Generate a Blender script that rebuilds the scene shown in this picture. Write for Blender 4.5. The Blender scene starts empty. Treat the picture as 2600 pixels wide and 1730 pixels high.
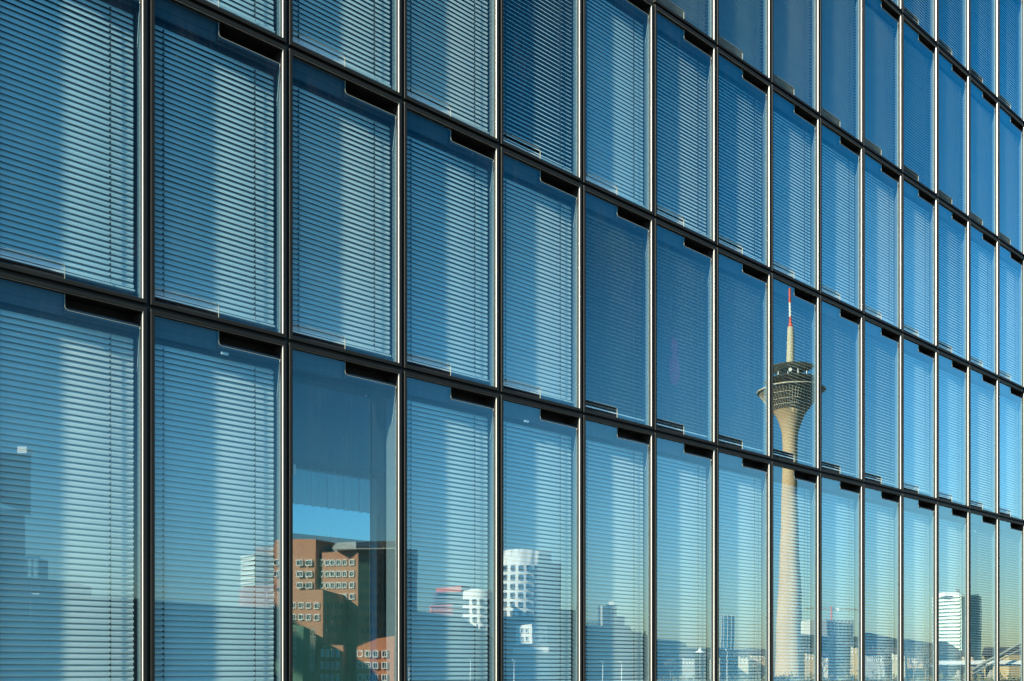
import bpy, bmesh, math, random
from mathutils import Vector, Matrix
R = math.radians
random.seed(7)
S = bpy.context.scene
COL = S.collection

# ------------------------------------------------------------------ camera
# Facade frame: +X runs along the glass front, +Y goes into the building, the street side is -Y.
F, TH = 2800.0, R(45.37)                    # focal length in photo pixels, angle of the front to the lens axis
LOOK = Vector((math.cos(TH), math.sin(TH))); RIGHT = Vector((math.sin(TH), -math.cos(TH)))
ZC = 3.0
CAM = Vector((-5.712, -11.498))
cd = bpy.data.cameras.new('camera'); cam = bpy.data.objects.new('camera', cd); COL.objects.link(cam)
cd.sensor_width = 36; cd.lens = F/2600*36; cd.shift_y = (1707-865)/2600; cd.clip_end = 9000; cd.clip_start = .1
cam.location = (CAM.x, CAM.y, ZC); cam.rotation_euler = (R(90), 0, -math.atan2(LOOK.x, LOOK.y))
S.camera = cam

# ------------------------------------------------------------------ light
SUN_AZ, SUN_EL = R(79.5), R(28)             # angle away from the front's outward normal (towards -X), height
SD = Vector((-math.sin(SUN_AZ)*math.cos(SUN_EL), -math.cos(SUN_AZ)*math.cos(SUN_EL), math.sin(SUN_EL)))
w = bpy.data.worlds.new('World'); S.world = w; w.use_nodes = True
nt = w.node_tree; bg = nt.nodes['Background']; sky = nt.nodes.new('ShaderNodeTexSky')
sky.sky_type = 'NISHITA'; sky.sun_disc = False; sky.sun_elevation = SUN_EL; sky.sun_rotation = math.atan2(SD.x, SD.y)
sky.altitude = 0; sky.air_density = 1.0; sky.dust_density = .8; sky.ozone_density = 3.0
gm = nt.nodes.new('ShaderNodeGamma'); gm.inputs[1].default_value = 1.0; tn = nt.nodes.new('ShaderNodeMix'); tn.data_type = 'RGBA'; tn.blend_type = 'MULTIPLY'; tn.inputs[0].default_value = 1
tg = nt.nodes.new('ShaderNodeMix'); tg.data_type = 'RGBA'; tg.inputs[6].default_value = (.44, .41, .31, 1); tg.inputs[7].default_value = (.03, .82, 1.20, 1); nt.links.new(tg.outputs[2], tn.inputs[7])   # the cool grade of the photograph's clear sky
# clear sky light is polarised: seen through the filter it is deepest a quarter turn from the sun
tcw = nt.nodes.new('ShaderNodeTexCoord'); dot = nt.nodes.new('ShaderNodeVectorMath'); dot.operation = 'DOT_PRODUCT'; dot.inputs[1].default_value = SD
nt.links.new(tcw.outputs['Generated'], dot.inputs[0])
def wmath(op, a, b):
    n = nt.nodes.new('ShaderNodeMath'); n.operation = op
    for i, v in enumerate((a, b)):
        if isinstance(v, (int, float)): n.inputs[i].default_value = v
        else: nt.links.new(v, n.inputs[i])
    return n.outputs[0]
c2 = wmath('MULTIPLY', dot.outputs['Value'], dot.outputs['Value']); sx = nt.nodes.new('ShaderNodeSeparateXYZ'); nt.links.new(tcw.outputs['Generated'], sx.inputs[0])
lift = wmath('MINIMUM', wmath('MAXIMUM', wmath('MULTIPLY', sx.outputs[2], 2.8), .12), 1.0)     # haze near the horizon is hardly polarised
nt.links.new(wmath('MINIMUM', wmath('MULTIPLY', wmath('MAXIMUM', sx.outputs[2], 0.0), 2.2), 1.0), tg.inputs[0])
s6 = wmath('MULTIPLY', wmath('POWER', wmath('SUBTRACT', 1.0, c2), 2.0), lift)
fac = wmath('MULTIPLY', wmath('SUBTRACT', 1.0, wmath('MULTIPLY', s6, .93)), .16)
nt.links.new(sky.outputs[0], gm.inputs[0]); nt.links.new(gm.outputs[0], tn.inputs[6]); nt.links.new(tn.outputs[2], bg.inputs[0]); nt.links.new(fac, bg.inputs[1])
sl = bpy.data.lights.new('sun', 'SUN'); sl.energy = 5; sl.angle = R(1.5); sl.color = (1, .89, .70)
so = bpy.data.objects.new('sun', sl); COL.objects.link(so); so.rotation_euler = SD.to_track_quat('Z', 'Y').to_euler()
S.view_settings.view_transform = 'Standard'; S.view_settings.look = 'None'; S.view_settings.gamma = 1
S.view_settings.exposure = 1.65
S.cycles.max_bounces = 14; S.cycles.transparent_max_bounces = 16; S.cycles.glossy_bounces = 6; S.cycles.diffuse_bounces = 3
S.cycles.caustics_reflective = False; S.cycles.caustics_refractive = False; S.cycles.use_denoising = True

# ------------------------------------------------------------------ materials
MATS = {}
def mat(name, col, rough=.6, metal=0., var=.12, scale=.6, bump=0., bscale=30., spec=.5, stretch=(1, 1, 1)):
    if name in MATS: return MATS[name]
    m = bpy.data.materials.new(name); m.use_nodes = True; n = m.node_tree.nodes; l = m.node_tree.links
    p = n['Principled BSDF']; p.inputs['Roughness'].default_value = rough; p.inputs['Metallic'].default_value = metal
    p.inputs['Specular IOR Level'].default_value = spec
    tc = n.new('ShaderNodeTexCoord'); mp = n.new('ShaderNodeMapping'); mp.inputs['Scale'].default_value = stretch
    nz = n.new('ShaderNodeTexNoise'); nz.inputs['Scale'].default_value = scale; nz.inputs['Detail'].default_value = 6
    mx = n.new('ShaderNodeMix'); mx.data_type = 'RGBA'
    mx.inputs[6].default_value = (*[c*(1-var) for c in col], 1); mx.inputs[7].default_value = (*[min(1, c*(1+var)) for c in col], 1)
    l.new(tc.outputs['Object'], mp.inputs[0]); l.new(mp.outputs[0], nz.inputs[0]); l.new(nz.outputs[0], mx.inputs[0]); l.new(mx.outputs[2], p.inputs['Base Color'])
    if bump:
        nb = n.new('ShaderNodeTexNoise'); nb.inputs['Scale'].default_value = bscale
        b = n.new('ShaderNodeBump'); b.inputs['Strength'].default_value = bump; b.inputs['Distance'].default_value = .01
        l.new(mp.outputs[0], nb.inputs[0]); l.new(nb.outputs[0], b.inputs['Height']); l.new(b.outputs[0], p.inputs['Normal'])
    MATS[name] = m; return m

def glass_mat():
    m = bpy.data.materials.new('coated_glass'); m.use_nodes = True; n = m.node_tree.nodes; l = m.node_tree.links; n.clear()
    N = n.new
    out = N('ShaderNodeOutputMaterial'); lw = N('ShaderNodeLayerWeight'); lw.inputs[0].default_value = .5
    pw = N('ShaderNodeMath'); pw.operation = 'POWER'; pw.inputs[1].default_value = 2.2
    ma = N('ShaderNodeMath'); ma.operation = 'MULTIPLY_ADD'; ma.inputs[1].default_value = .52; ma.inputs[2].default_value = .16
    l.new(lw.outputs['Facing'], pw.inputs[0]); l.new(pw.outputs[0], ma.inputs[0])
    tr = N('ShaderNodeBsdfTransparent'); tr.inputs[0].default_value = (.80, .93, .90, 1)
    gl = N('ShaderNodeBsdfAnisotropic'); gl.inputs['Roughness'].default_value = 0; gl.inputs[0].default_value = (.86, .95, .93, 1)
    oi = N('ShaderNodeObjectInfo'); tv = N('ShaderNodeMix'); tv.data_type = 'RGBA'; tv.inputs[6].default_value = (.71, .91, .95, 1); tv.inputs[7].default_value = (.83, .94, .92, 1)   # coating differs a little from pane to pane
    l.new(oi.outputs['Random'], tv.inputs[0]); l.new(tv.outputs[2], tr.inputs[0])
    geo = N('ShaderNodeNewGeometry'); nz = N('ShaderNodeTexNoise'); nz.inputs['Scale'].default_value = 1.0; nz.inputs['Detail'].default_value = 0
    # slow bow and roll of each pane
    nz.inputs['Scale'].default_value = .9; vs = N('ShaderNodeVectorMath'); vs.operation = 'SUBTRACT'; vs.inputs[1].default_value = (.5, .5, .5)
    vm = N('ShaderNodeVectorMath'); vm.operation = 'SCALE'; vm.inputs['Scale'].default_value = .0014; va = N('ShaderNodeVectorMath'); va.operation = 'ADD'; vn = N('ShaderNodeVectorMath'); vn.operation = 'NORMALIZE'
    l.new(geo.outputs['Position'], nz.inputs[0]); l.new(nz.outputs['Color'], vs.inputs[0]); l.new(vs.outputs[0], vm.inputs[0]); l.new(vm.outputs[0], va.inputs[0]); l.new(geo.outputs['Normal'], va.inputs[1]); l.new(va.outputs[0], vn.inputs[0]); l.new(vn.outputs[0], gl.inputs['Normal'])
    m1 = N('ShaderNodeMixShader'); l.new(ma.outputs[0], m1.inputs[0]); l.new(tr.outputs[0], m1.inputs[1]); l.new(gl.outputs[0], m1.inputs[2])
    # dust film: vertical rain streaks and specks
    mp = N('ShaderNodeMapping'); mp.inputs['Scale'].default_value = (22, 22, .9); l.new(geo.outputs['Position'], mp.inputs[0])
    n2 = N('ShaderNodeTexNoise'); n2.inputs['Scale'].default_value = 1; n2.inputs['Detail'].default_value = 5; l.new(mp.outputs[0], n2.inputs[0])
    n3 = N('ShaderNodeTexNoise'); n3.inputs['Scale'].default_value = 1.1; n3.inputs['Detail'].default_value = 3; l.new(geo.outputs['Position'], n3.inputs[0])
    mr = N('ShaderNodeMapRange'); mr.inputs[1].default_value = .48; mr.inputs[2].default_value = .8; mr.inputs[3].default_value = .002; mr.inputs[4].default_value = .03
    mu = N('ShaderNodeMath'); mu.operation = 'ADD'; l.new(n2.outputs[0], mu.inputs[0]); l.new(n3.outputs[0], mu.inputs[1])
    hf = N('ShaderNodeMath'); hf.operation = 'MULTIPLY'; hf.inputs[1].default_value = .5; l.new(mu.outputs[0], hf.inputs[0]); l.new(hf.outputs[0], mr.inputs[0])
    vo = N('ShaderNodeTexVoronoi'); vo.inputs['Scale'].default_value = 5; l.new(geo.outputs['Position'], vo.inputs[0])
    lt = N('ShaderNodeMath'); lt.operation = 'LESS_THAN'; lt.inputs[1].default_value = .032; l.new(vo.outputs['Distance'], lt.inputs[0])
    ad = N('ShaderNodeMath'); ad.operation = 'MULTIPLY_ADD'; ad.inputs[1].default_value = .5; l.new(lt.outputs[0], ad.inputs[0]); l.new(mr.outputs[0], ad.inputs[2])
    df = N('ShaderNodeBsdfDiffuse'); df.inputs[0].default_value = (.62, .60, .52, 1)
    m2 = N('ShaderNodeMixShader'); l.new(ad.outputs[0], m2.inputs[0]); l.new(m1.outputs[0], m2.inputs[1]); l.new(df.outputs[0], m2.inputs[2])
    l.new(m2.outputs[0], out.inputs[0]); return m
GLASS = glass_mat()
FRAME = mat('dark_anodised_frame', (.012, .012, .010), .6, 0, .3, 3, .15, 60, spec=.18)
BEAD = mat('bright_aluminium_bead', (.46, .45, .42), .35, .2, .08, 2, 0)
def tint_mat(nm, col):
    m = bpy.data.materials.new(nm); m.use_nodes = True; n = m.node_tree.nodes; l = m.node_tree.links; n.clear()
    out = n.new('ShaderNodeOutputMaterial'); tr = n.new('ShaderNodeBsdfTransparent'); tr.inputs[0].default_value = (*col, 1); gl = n.new('ShaderNodeBsdfAnisotropic'); gl.inputs['Roughness'].default_value = .0
    mx = n.new('ShaderNodeMixShader'); mx.inputs[0].default_value = .08; l.new(tr.outputs[0], mx.inputs[1]); l.new(gl.outputs[0], mx.inputs[2]); l.new(mx.outputs[0], out.inputs[0]); return m
TINT = tint_mat('inner_room_glass', (.55, .75, .80)); TINT2 = tint_mat('tinted_rear_glass', (.34, .50, .56))
BLACK = mat('black_gasket', (.006, .006, .007), .7)
JAMB = mat('blue_grey_jamb_sheet', (.10, .13, .15), .5, .1, .15, 8, .1, 120)
HEAD = mat('header_sheet', (.05, .07, .085), .6, .1, .3, 4, 0, stretch=(6, 1, .6))
HEAD2 = mat('recess_shade_tone', (.012, .018, .022), .6, .1, .3, 4)  # near-black tone carries the shadow of the recess above the blind
SLAT = mat('silver_slat', (.92, .92, .86), .33, .25, .06, 2.5)
CORD = mat('dark_cord', (.03, .035, .04), .7)
CLIP = mat('white_plastic', (.75, .75, .72), .4)
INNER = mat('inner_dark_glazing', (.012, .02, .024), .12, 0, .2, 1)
EDGE = mat('polished_glass_edge', (.30, .30, .24), .2, .2)
STONE = mat('plinth_stone', (.22, .21, .2), .8, 0, .25, 3, .4, 20)
ROOM = mat('room_plaster', (.72, .76, .76), .9, 0, .05, 1)
CLOTH = mat('curtain_cloth', (.75, .80, .82), .9, 0, .1, 4)
_n = CLOTH.node_tree.nodes; _t = _n.new('ShaderNodeBsdfTranslucent'); _t.inputs[0].default_value = (.85, .9, .92, 1); _m = _n.new('ShaderNodeMixShader'); _m.inputs[0].default_value = .7
_q = _n.new('ShaderNodeBsdfTransparent'); _m2 = _n.new('ShaderNodeMixShader'); _m2.inputs[0].default_value = .25; _l = CLOTH.node_tree.links     # thin net cloth lets light through
_l.new(_n['Principled BSDF'].outputs[0], _m.inputs[1]); _l.new(_t.outputs[0], _m.inputs[2]); _l.new(_m.outputs[0], _m2.inputs[1]); _l.new(_q.outputs[0], _m2.inputs[2]); _l.new(_m2.outputs[0], _n['Material Output'].inputs[0])

# ------------------------------------------------------------------ mesh helpers
class MB:
    def __init__(s): s.v = []; s.f = []; s.m = []; s.sm = []
    def face(s, pts, mi=0, smooth=False):
        b = len(s.v); s.v += [tuple(p) for p in pts]; s.f.append(tuple(range(b, b+len(pts)))); s.m.append(mi); s.sm.append(smooth)
    def box(s, x0, x1, y0, y1, z0, z1, mi=0):
        b = len(s.v)
        s.v += [(x, y, z) for z in (z0, z1) for y in (y0, y1) for x in (x0, x1)]
        for q in ((0, 2, 3, 1), (4, 5, 7, 6), (0, 1, 5, 4), (2, 6, 7, 3), (0, 4, 6, 2), (1, 3, 7, 5)):
            s.f.append(tuple(b+i for i in q)); s.m.append(mi); s.sm.append(False)
    def grid(s, rows, mi=0, smooth=True, closed=False):
        b = len(s.v); n = len(rows[0])
        for r in rows: s.v += [tuple(p) for p in r]
        for i in range(len(rows)-1):
            for j in range(n if closed else n-1):
                k = (j+1) % n
                s.f.append((b+i*n+j, b+i*n+k, b+(i+1)*n+k, b+(i+1)*n+j)); s.m.append(mi); s.sm.append(smooth)
    def tube(s, pts, r, n=6, mi=0, smooth=True):
        pts = [Vector(p) for p in pts]; rows = []
        rr = r if isinstance(r, (list, tuple)) else [r]*len(pts)
        for i, p in enumerate(pts):
            d = (pts[min(i+1, len(pts)-1)]-pts[max(i-1, 0)]).normalized()
            a = d.orthogonal().normalized() if abs(d.z) > .9 else Vector((0, 0, 1)).cross(d).normalized()
            if abs(d.z) > .9: a = (Vector((1, 0, 0))-d*d.x).normalized()
            c = d.cross(a)
            rows.append([p+(a*math.cos(t*2*math.pi/n)+c*math.sin(t*2*math.pi/n))*rr[i] for t in range(n)])
        s.grid(rows, mi, smooth, True); s.face(rows[0][::-1], mi); s.face(rows[-1], mi)
    def mesh(s, name, mats, recalc=False):
        me = bpy.data.meshes.new(name); me.from_pydata(s.v, [], s.f)
        for m in (mats if isinstance(mats, (list, tuple)) else [mats]): me.materials.append(m)
        me.polygons.foreach_set('material_index', s.m); me.polygons.foreach_set('use_smooth', s.sm)
        if recalc:
            bm = bmesh.new(); bm.from_mesh(me); bmesh.ops.remove_doubles(bm, verts=bm.verts, dist=1e-5); bmesh.ops.recalc_face_normals(bm, faces=bm.faces); bm.to_mesh(me); bm.free()
        me.update(); return me
def add(name, me, parent=None, loc=(0, 0, 0)):
    o = bpy.data.objects.new(name, me); COL.objects.link(o); o.location = loc
    if parent: o.parent = parent
    return o
def tag(o, label=None, cat=None, group=None, kind=None):
    for k, v in (('label', label), ('category', cat), ('group', group), ('kind', kind)):
        if v: o[k] = v
    return o

# ------------------------------------------------------------------ the glass front
W, H = 1.8, 3.6
def zT(r): return ZC + (.1247+r)*H
Z0B = ZC-.75                                  # foot of the tall lowest row
office = tag(add('office_building', None), 'long glass office front of box windows with venetian blinds and dark metal frames', 'building')
X0, X1 = .022, W-.022                         # frame outline inside one cell
I0, I1 = .070, W-.070                         # clear opening
GY, DY = .045, .17                            # glass plane, blind plane
NZ = .165                                     # depth of the cut-outs
def frame_mesh(h):
    b = MB(); lo, hi = .022, h-.022
    def ring(x0, x1, z0, z1, y): return [(x0, y, z0), (x1, y, z0), (x1, y, z1), (x0, y, z1)]
    rs = [ring(X0, X1, lo, hi, .10), ring(X0, X1, lo, hi, .008), ring(X0+.003, X1-.003, lo+.003, hi-.003, 0), ring(I0-.006, I1+.006, lo+.042, hi-.042, 0), ring(I0, I1, lo+.048, hi-.048, .006)]
    for i in range(4):
        for j in range(4):
            k = (j+1) % 4; b.face([rs[i][j], rs[i][k], rs[i+1][k], rs[i+1][j]][::-1], 0)
    return b.mesh('window_frame', FRAME, True)
def bead_mesh(h):
    b = MB(); lo, hi = .070, h-.070
    a = [(I0, .006, lo), (I1, .006, lo), (I1, .006, hi), (I0, .006, hi)]
    e = .008; c = [(I0+e, GY-.001, lo+e), (I1-e, GY-.001, lo+e), (I1-e, GY-.001, hi-e), (I0+e, GY-.001, hi-e)]
    m_ = [tuple(p+(q-p)*.32 for p, q in zip(u_, v_)) for u_, v_ in zip(a, c)]
    for j in range(4): k = (j+1) % 4; b.face([a[j], a[k], m_[k], m_[j]]); b.face([m_[j], m_[k], c[k], c[j]], 1)
    return b.mesh('glazing_bead', [BEAD, FRAME])
def outline(h):
    x0, x1, z0, z1 = I0+.008, I1-.008, .078, h-.078; r = .045; xm = W/2-.02; p = []
    arc = lambda cx, cz, a0, a1: [(cx+r*math.cos(R(a0+(a1-a0)*i/6)), cz+r*math.sin(R(a0+(a1-a0)*i/6))) for i in range(7)]
    p += [(xm, z0)] + [(x1, z0), (x1, z1-NZ)]
    top = [(x1, z1-NZ)] + arc(xm+r, z1-NZ+r, 270, 180) + [(xm, z1)]
    p += top[1:] + [(x0, z1), (x0, z0+NZ)]
    bot = [(x0, z0+NZ)] + arc(xm-r, z0+NZ-r, 90, 0) + [(xm, z0)]
    p += bot[1:-1]
    return p, top, bot
def glass_mesh(h, seed):
    rd = random.Random(seed); tx, tz = rd.uniform(-1, 1)*.0007, rd.uniform(-1, 1)*.0005
    p, _, _ = outline(h); b = MB(); b.face([(x, GY+tx*(x-.9)+tz*(z-h/2), z) for x, z in p]); return b.mesh('glass_pane', GLASS)
def strip(pts, nm):
    b = MB()
    for (xa, za), (xb, zb) in zip(pts, pts[1:]):
        b.face([(xa, GY-.005, za), (xb, GY-.005, zb), (xb, GY+.006, zb), (xa, GY+.006, za)])
        dx, dz = xb-xa, zb-za; L = math.hypot(dx, dz) or 1; ox, oz = -dz/L*.003, dx/L*.003
        b.face([(xa-ox, GY-.005, za-oz), (xb-ox, GY-.005, zb-oz), (xb+ox, GY-.005, zb+oz), (xa+ox, GY-.005, za+oz)])
    return b.mesh(nm, EDGE)
def liner_mesh(h):                            # the four inner sides of the box between the glass and the room
    b = MB(); x0, x1, z0, z1 = I0-.02, I1+.018, .05, h-.05; y0, y1 = GY+.004, .30
    b.face([(x1, y0, z0), (x1, y1, z0), (x1, y1, z1), (x1, y0, z1)]); b.face([(x0, y0, z0), (x0, y0, z1), (x0, y1, z1), (x0, y1, z0)])
    b.face([(x0, y0, z0), (x1, y0, z0), (x1, y1, z0), (x0, y1, z0)], 1)
    return b.mesh('jamb_lining', [JAMB, JAMB])
def header_mesh(h):
    b = MB(); x0, x1 = I0-.015, I1+.013; t = h-.05
    b.box(x0, W/2-.02, .10, .13, t-.145, t, 0); b.box(x0, x1, .105, .135, t-.235, t-.147, 0)
    b.box(x0, x1, .20, .23, t-.30, t-.236, 1)
    return b.mesh('header_panel', [HEAD, HEAD2])
def vent_mesh(h):                             # black slot behind the upper cut-out and its partner below
    b = MB(); x0, x1 = W/2-.015, I1+.012; z0, z1 = h-.078-NZ-.02, h-.05; y0, y1 = GY+.012, .30
    b.box(x0, x1, y1-.02, y1, z0, z1)
    b.box(x0, x1, y0, y1-.02, z0-.012, z0); b.box(x0, x0+.006, y0, y1-.02, z0, z1); b.box(x1-.006, x1, y0, y1-.02, z0, z1)
    return b.mesh('vent_slot', BLACK)
def sill_slot_mesh(h):
    b = MB(); b.box(I0-.015, W/2-.03, .055, .12, .052, .105); return b.mesh('sill_slot', BLACK)
def light_line_mesh(h):
    b = MB(); z = h-.078-NZ; b.tube([(I1-.010, GY+.012, z), (I1+.004, DY-.02, z-.46)], .0035, 5); return b.mesh('light_line_rod', BEAD)  # bright rod added in place of a line of sunlight on the jamb
def blind_mesh(h, tilt, seed):
    rd = random.Random(seed); b = MB(); pitch = .0635; c = .0375; x0, x1 = I0+.004, I1-.030
    z = h-.375; zend = .135; t0 = R(tilt); xs = [x0, x0+.012, x0+(x1-x0)*.35, x0+(x1-x0)*.65, x1-.012, x1]; ws = [.55, 1, 1, 1, 1, .55]
    drift = rd.uniform(-3, 3); n = int((z-zend)/pitch); bow = rd.uniform(-2, 2)
    for i in range(n):
        zz = z-i*pitch; u = i/n
        t = t0+R((-8*math.exp(-u/.16) if tilt > 40 else 0)+rd.gauss(0, .8)+drift*(u-.5)+bow*math.sin(u*math.pi)*2); sk = rd.gauss(0, .0009); rows = []
        for x, ww in zip(xs, ws):
            row = []
            for q in (-1, -.5, 0, .5, 1):
                s = q*c*ww; sag = .0075*(1-q*q); wob = sk*math.sin(x*3+i)
                row.append((x, DY-s*math.cos(t)-sag*math.sin(t), zz-s*math.sin(t)+sag*math.cos(t)+wob))
            rows.append(row)
        b.grid(rows)
    zb = z-n*pitch+.012
    b.box(x0, x1, DY-.035, DY+.035, zb-.020, zb)
    add_clips(b, h, zb)
    return b.mesh('venetian_blind', [SLAT, CORD]), zb
def cord_mesh(h, zb, x, seed, ticks=True):
    rd = random.Random(seed); b = MB(); y = DY-.043; z = h-.33; pts = []
    while z > zb: pts.append((x+rd.gauss(0, .0012), y, z)); z -= .0635/2
    b.tube(pts, .0028, 4)
    if ticks:
        z = h-.375-.02
        while z > zb+.05: b.box(x-.018, x-.003, y-.002, y+.006, z-.03, z-.008); z -= .0635
    return b.mesh('blind_cord', CORD)
def add_clips(b, h, zb):
    z = h-.375-.012
    while z > zb+.05: b.box(I1-.052, I1-.042, DY-.040, DY-.03, z-.022, z, 1); z -= .0635
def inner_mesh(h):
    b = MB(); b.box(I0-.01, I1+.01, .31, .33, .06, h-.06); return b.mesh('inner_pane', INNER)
SH = {}
for hh in (H, zT(1)-Z0B):
    _, tp, bt = outline(hh)
    SH[hh] = dict(frame=frame_mesh(hh), bead=bead_mesh(hh), liner=liner_mesh(hh), header=header_mesh(hh), vent=vent_mesh(hh), sill=sill_slot_mesh(hh), light_line=light_line_mesh(hh), e1=strip(tp, 'glass_edge'), e2=strip(bt, 'glass_edge'), inner=inner_mesh(hh))
TILT = {}
for k in range(-2, 16):
    for r in range(6): TILT[k, r] = 70
for k in (4, 5, 6): TILT[k, 1] = 4
for k, t in ((7, 24), (8, 25), (9, 38), (12, 58)): TILT[k, 1] = t
for k, t in ((12, 24), (13, 22), (14, 22)): TILT[k, 0] = t
for k, t in ((3, 50), (5, 59), (6, 59), (11, 56)): TILT[k, 2] = t
for k in (5, 6, 7, 8, 9): TILT[k, 3] = 2
for k, t in ((10, 24), (11, 8), (12, 2), (13, 0), (14, 4)): TILT[k, 3] = t
for k, t in ((10, 50), (11, 48), (12, 48), (13, 52)): TILT[k, 4] = t
SENS = {(0, 0): (.98, .31), (3, 0): (.62, .30), (13-1, 0): (.5, .5), (0, 2): (.5, .25)}
LIM = {-2: 2, -1: 2, 0: 3, 1: 3, 2: 3, 3: 3, 4: 3, 5: 4, 6: 4, 7: 4, 8: 4, 9: 5}
for k in range(-2, 16):
    for r in range(0, LIM.get(k, 5)):
        h = H if r else zT(1)-Z0B; zb0 = zT(r) if r else Z0B; D = SH[h]
        sd = k*17+r*101
        win = add('window', D['frame'], office, (k*W, 0, zb0))
        add('glazing_bead', D['bead'], win); add('glass_pane', glass_mesh(h, sd), win)
        add('jamb_lining', D['liner'], win); add('header_panel', D['header'], win); add('vent_slot', D['vent'], win); add('sill_slot', D['sill'], win)
        add('light_line_rod', D['light_line'], win); add('glass_edge', D['e1'], win); add('glass_edge', D['e2'], win)
        if (k, r) == (1, 0):
            b = MB(); y = .16
            b.tube([(.17, y, h-.30), (.168, y, h-1.0), (.14, y, h-1.2), (.155, y, h-1.34), (.19, y, h-1.48)], .0045, 5); b.tube([(.13, y, h-.30), (.128, y, h-1.1), (.19, y, h-1.45)], .003, 4)
            add('pull_cord', b.mesh('pull_cord', CORD), win)
            b = MB(); b.box(.172, .206, y-.012, y+.012, h-1.60, h-1.47); add('cord_toggle', b.mesh('cord_toggle', CLIP), win)
            b = MB(); b.face([(I0, .33, .06), (I1, .33, .06), (I1, .33, h-.06), (I0, .33, h-.06)]); add('inner_pane', b.mesh('inner_pane', TINT), win)
            continue
        bm_, zb = blind_mesh(h, TILT[k, r]+random.uniform(-3, 3), sd)
        add('venetian_blind', bm_, win)
        for j, x in enumerate((.24, 1.42)): add('blind_cord', cord_mesh(h, zb, x, sd+j), win)
        add('inner_pane', D['inner'], win)
        if (k, r) in SENS:
            x, dz = SENS[k, r]; b = MB(); z = h-dz; y = .085
            b.box(x-.045, x+.045, y-.012, y+.012, z-.014, z+.014, 0)
            b.tube([(x-.3, y+.02, z+.13), (x-.22, y+.01, z+.02), (x-.1, y, z-.02), (x-.045, y, z)], .003, 4, 1)
            add('contact_sensor', b.mesh('contact_sensor', [CLIP, CORD]), win)
# carrier grid behind the joints, plinth, body of the building
XA, XB, ZTOP = -2*W, 16*W, zT(5)
for k in range(-2, 17):
    b = MB(); b.box(k*W-.05, k*W+.05, .045, .30, Z0B, ZTOP); add('mullion', b.mesh('mullion', BLACK), office)
for r in range(0, 6):
    b = MB(); zz = zT(r) if r else Z0B
    b.box(XA, XB, .047, .31, zz-.045, zz+.045); add('transom', b.mesh('transom', BLACK), office)
b = MB(); b.box(XA, XB, -.02, .4, 0, Z0B-.05); add('plinth', b.mesh('plinth', STONE), office)
b = MB()                                       # walls, floors and ceiling round the one room that can be looked into
rx0, rx1, zc0, zc1, ry = -6.0, 11.6, Z0B, ZC+3.99, 6.0; ox0, ox1, oz0, oz1 = .5, 7.84, Z0B+.3, ZC+3.86
b.box(rx0, rx1, .335, ry+.3, zc1, zc1+.3); add('room_ceiling', b.mesh('room_ceiling', ROOM), office)
b = MB(); b.box(rx0, rx1, .41, ry+.3, zc0-.3, zc0); add('room_floor', b.mesh('room_floor', mat('room_carpet', (.12, .13, .13), .95)), office)
b = MB(); b.box(rx0-.2, rx0, .335, ry+.3, zc0, zc1); b.box(rx1, rx1+.2, .335, ry+.3, zc0, zc1)
b.box(rx0, ox0, ry, ry+.3, zc0, zc1); b.box(ox1, rx1, ry, ry+.3, zc0, zc1); b.box(ox0, ox1, ry, ry+.3, oz1, zc1); b.box(ox0, ox1, ry, ry+.3, zc0, oz0)
add('room_wall', b.mesh('room_wall', ROOM), office)
b = MB(); b.box(ox0, ox1, ry-.04, ry-.002, oz1-.06, oz1+.05); b.box(ox1-.06, ox1+.05, ry-.04, ry-.002, oz0, oz1-.061); add('rear_window_frame', b.mesh('rear_window_frame', FRAME), office)
b = MB(); b.face([(ox0, ry+.15, oz0), (ox1, ry+.15, oz0), (ox1, ry+.15, oz1), (ox0, ry+.15, oz1)]); add('rear_window_pane', b.mesh('rear_window_pane', TINT2), office)
b = MB(); b.box(XA, rx0-.21, .41, 8, 0, ZTOP); b.box(rx1+.21, XB, .41, 8, 0, ZTOP); b.box(rx0-.209, rx1+.209, .41, 8, zc1+.31, ZTOP); b.box(rx0-.209, rx1+.209, .41, 8, 0, zc0-.31)
add('building_core', b.mesh('building_core', mat('core_concrete', (.10, .10, .10), .9)), office)
rows = []; cx = []
for i in range(441):
    x = 1.5+6.25*i/440; cx.append((x, ry-.12+.055*math.sin(i*.48+.4*math.sin(i*.11))+.012*math.sin(i*.23+1)))
b = MB(); b.grid([[(x, y, z) for x, y in cx] for z in (ZC+3.82, ZC+3.5, ZC+3.12)])
tag(add('curtain', b.mesh('curtain', CLOTH)), 'short pleated pale curtain across the far window of the unshaded room', 'curtain')

# ------------------------------------------------------------------ ground
GR = mat('quay_paving', (.08, .08, .07), .9, 0, .3, .08); b = MB()
b.face([(-3000, -60, 0), (3000, -60, 0), (3000, 3000, 0), (-3000, 3000, 0)]); b.face([(-3000, -5000, 0), (5000, -5000, 0), (5000, -130, 0), (-3000, -130, 0)]); b.face([(3000, -130, 0), (5000, -130, 0), (5000, 3000, 0), (3000, 3000, 0)])
tag(add('ground', b.mesh('ground', GR)), kind='structure')
WT = mat('harbour_water', (.02, .05, .05), .08, 0, .2, .1, .5, .6); b = MB(); b.face([(-3000, -130, -.8), (3000, -130, -.8), (3000, -60, -.8), (-3000, -60, -.8)])
tag(add('water', b.mesh('water', WT)), kind='structure')

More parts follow.
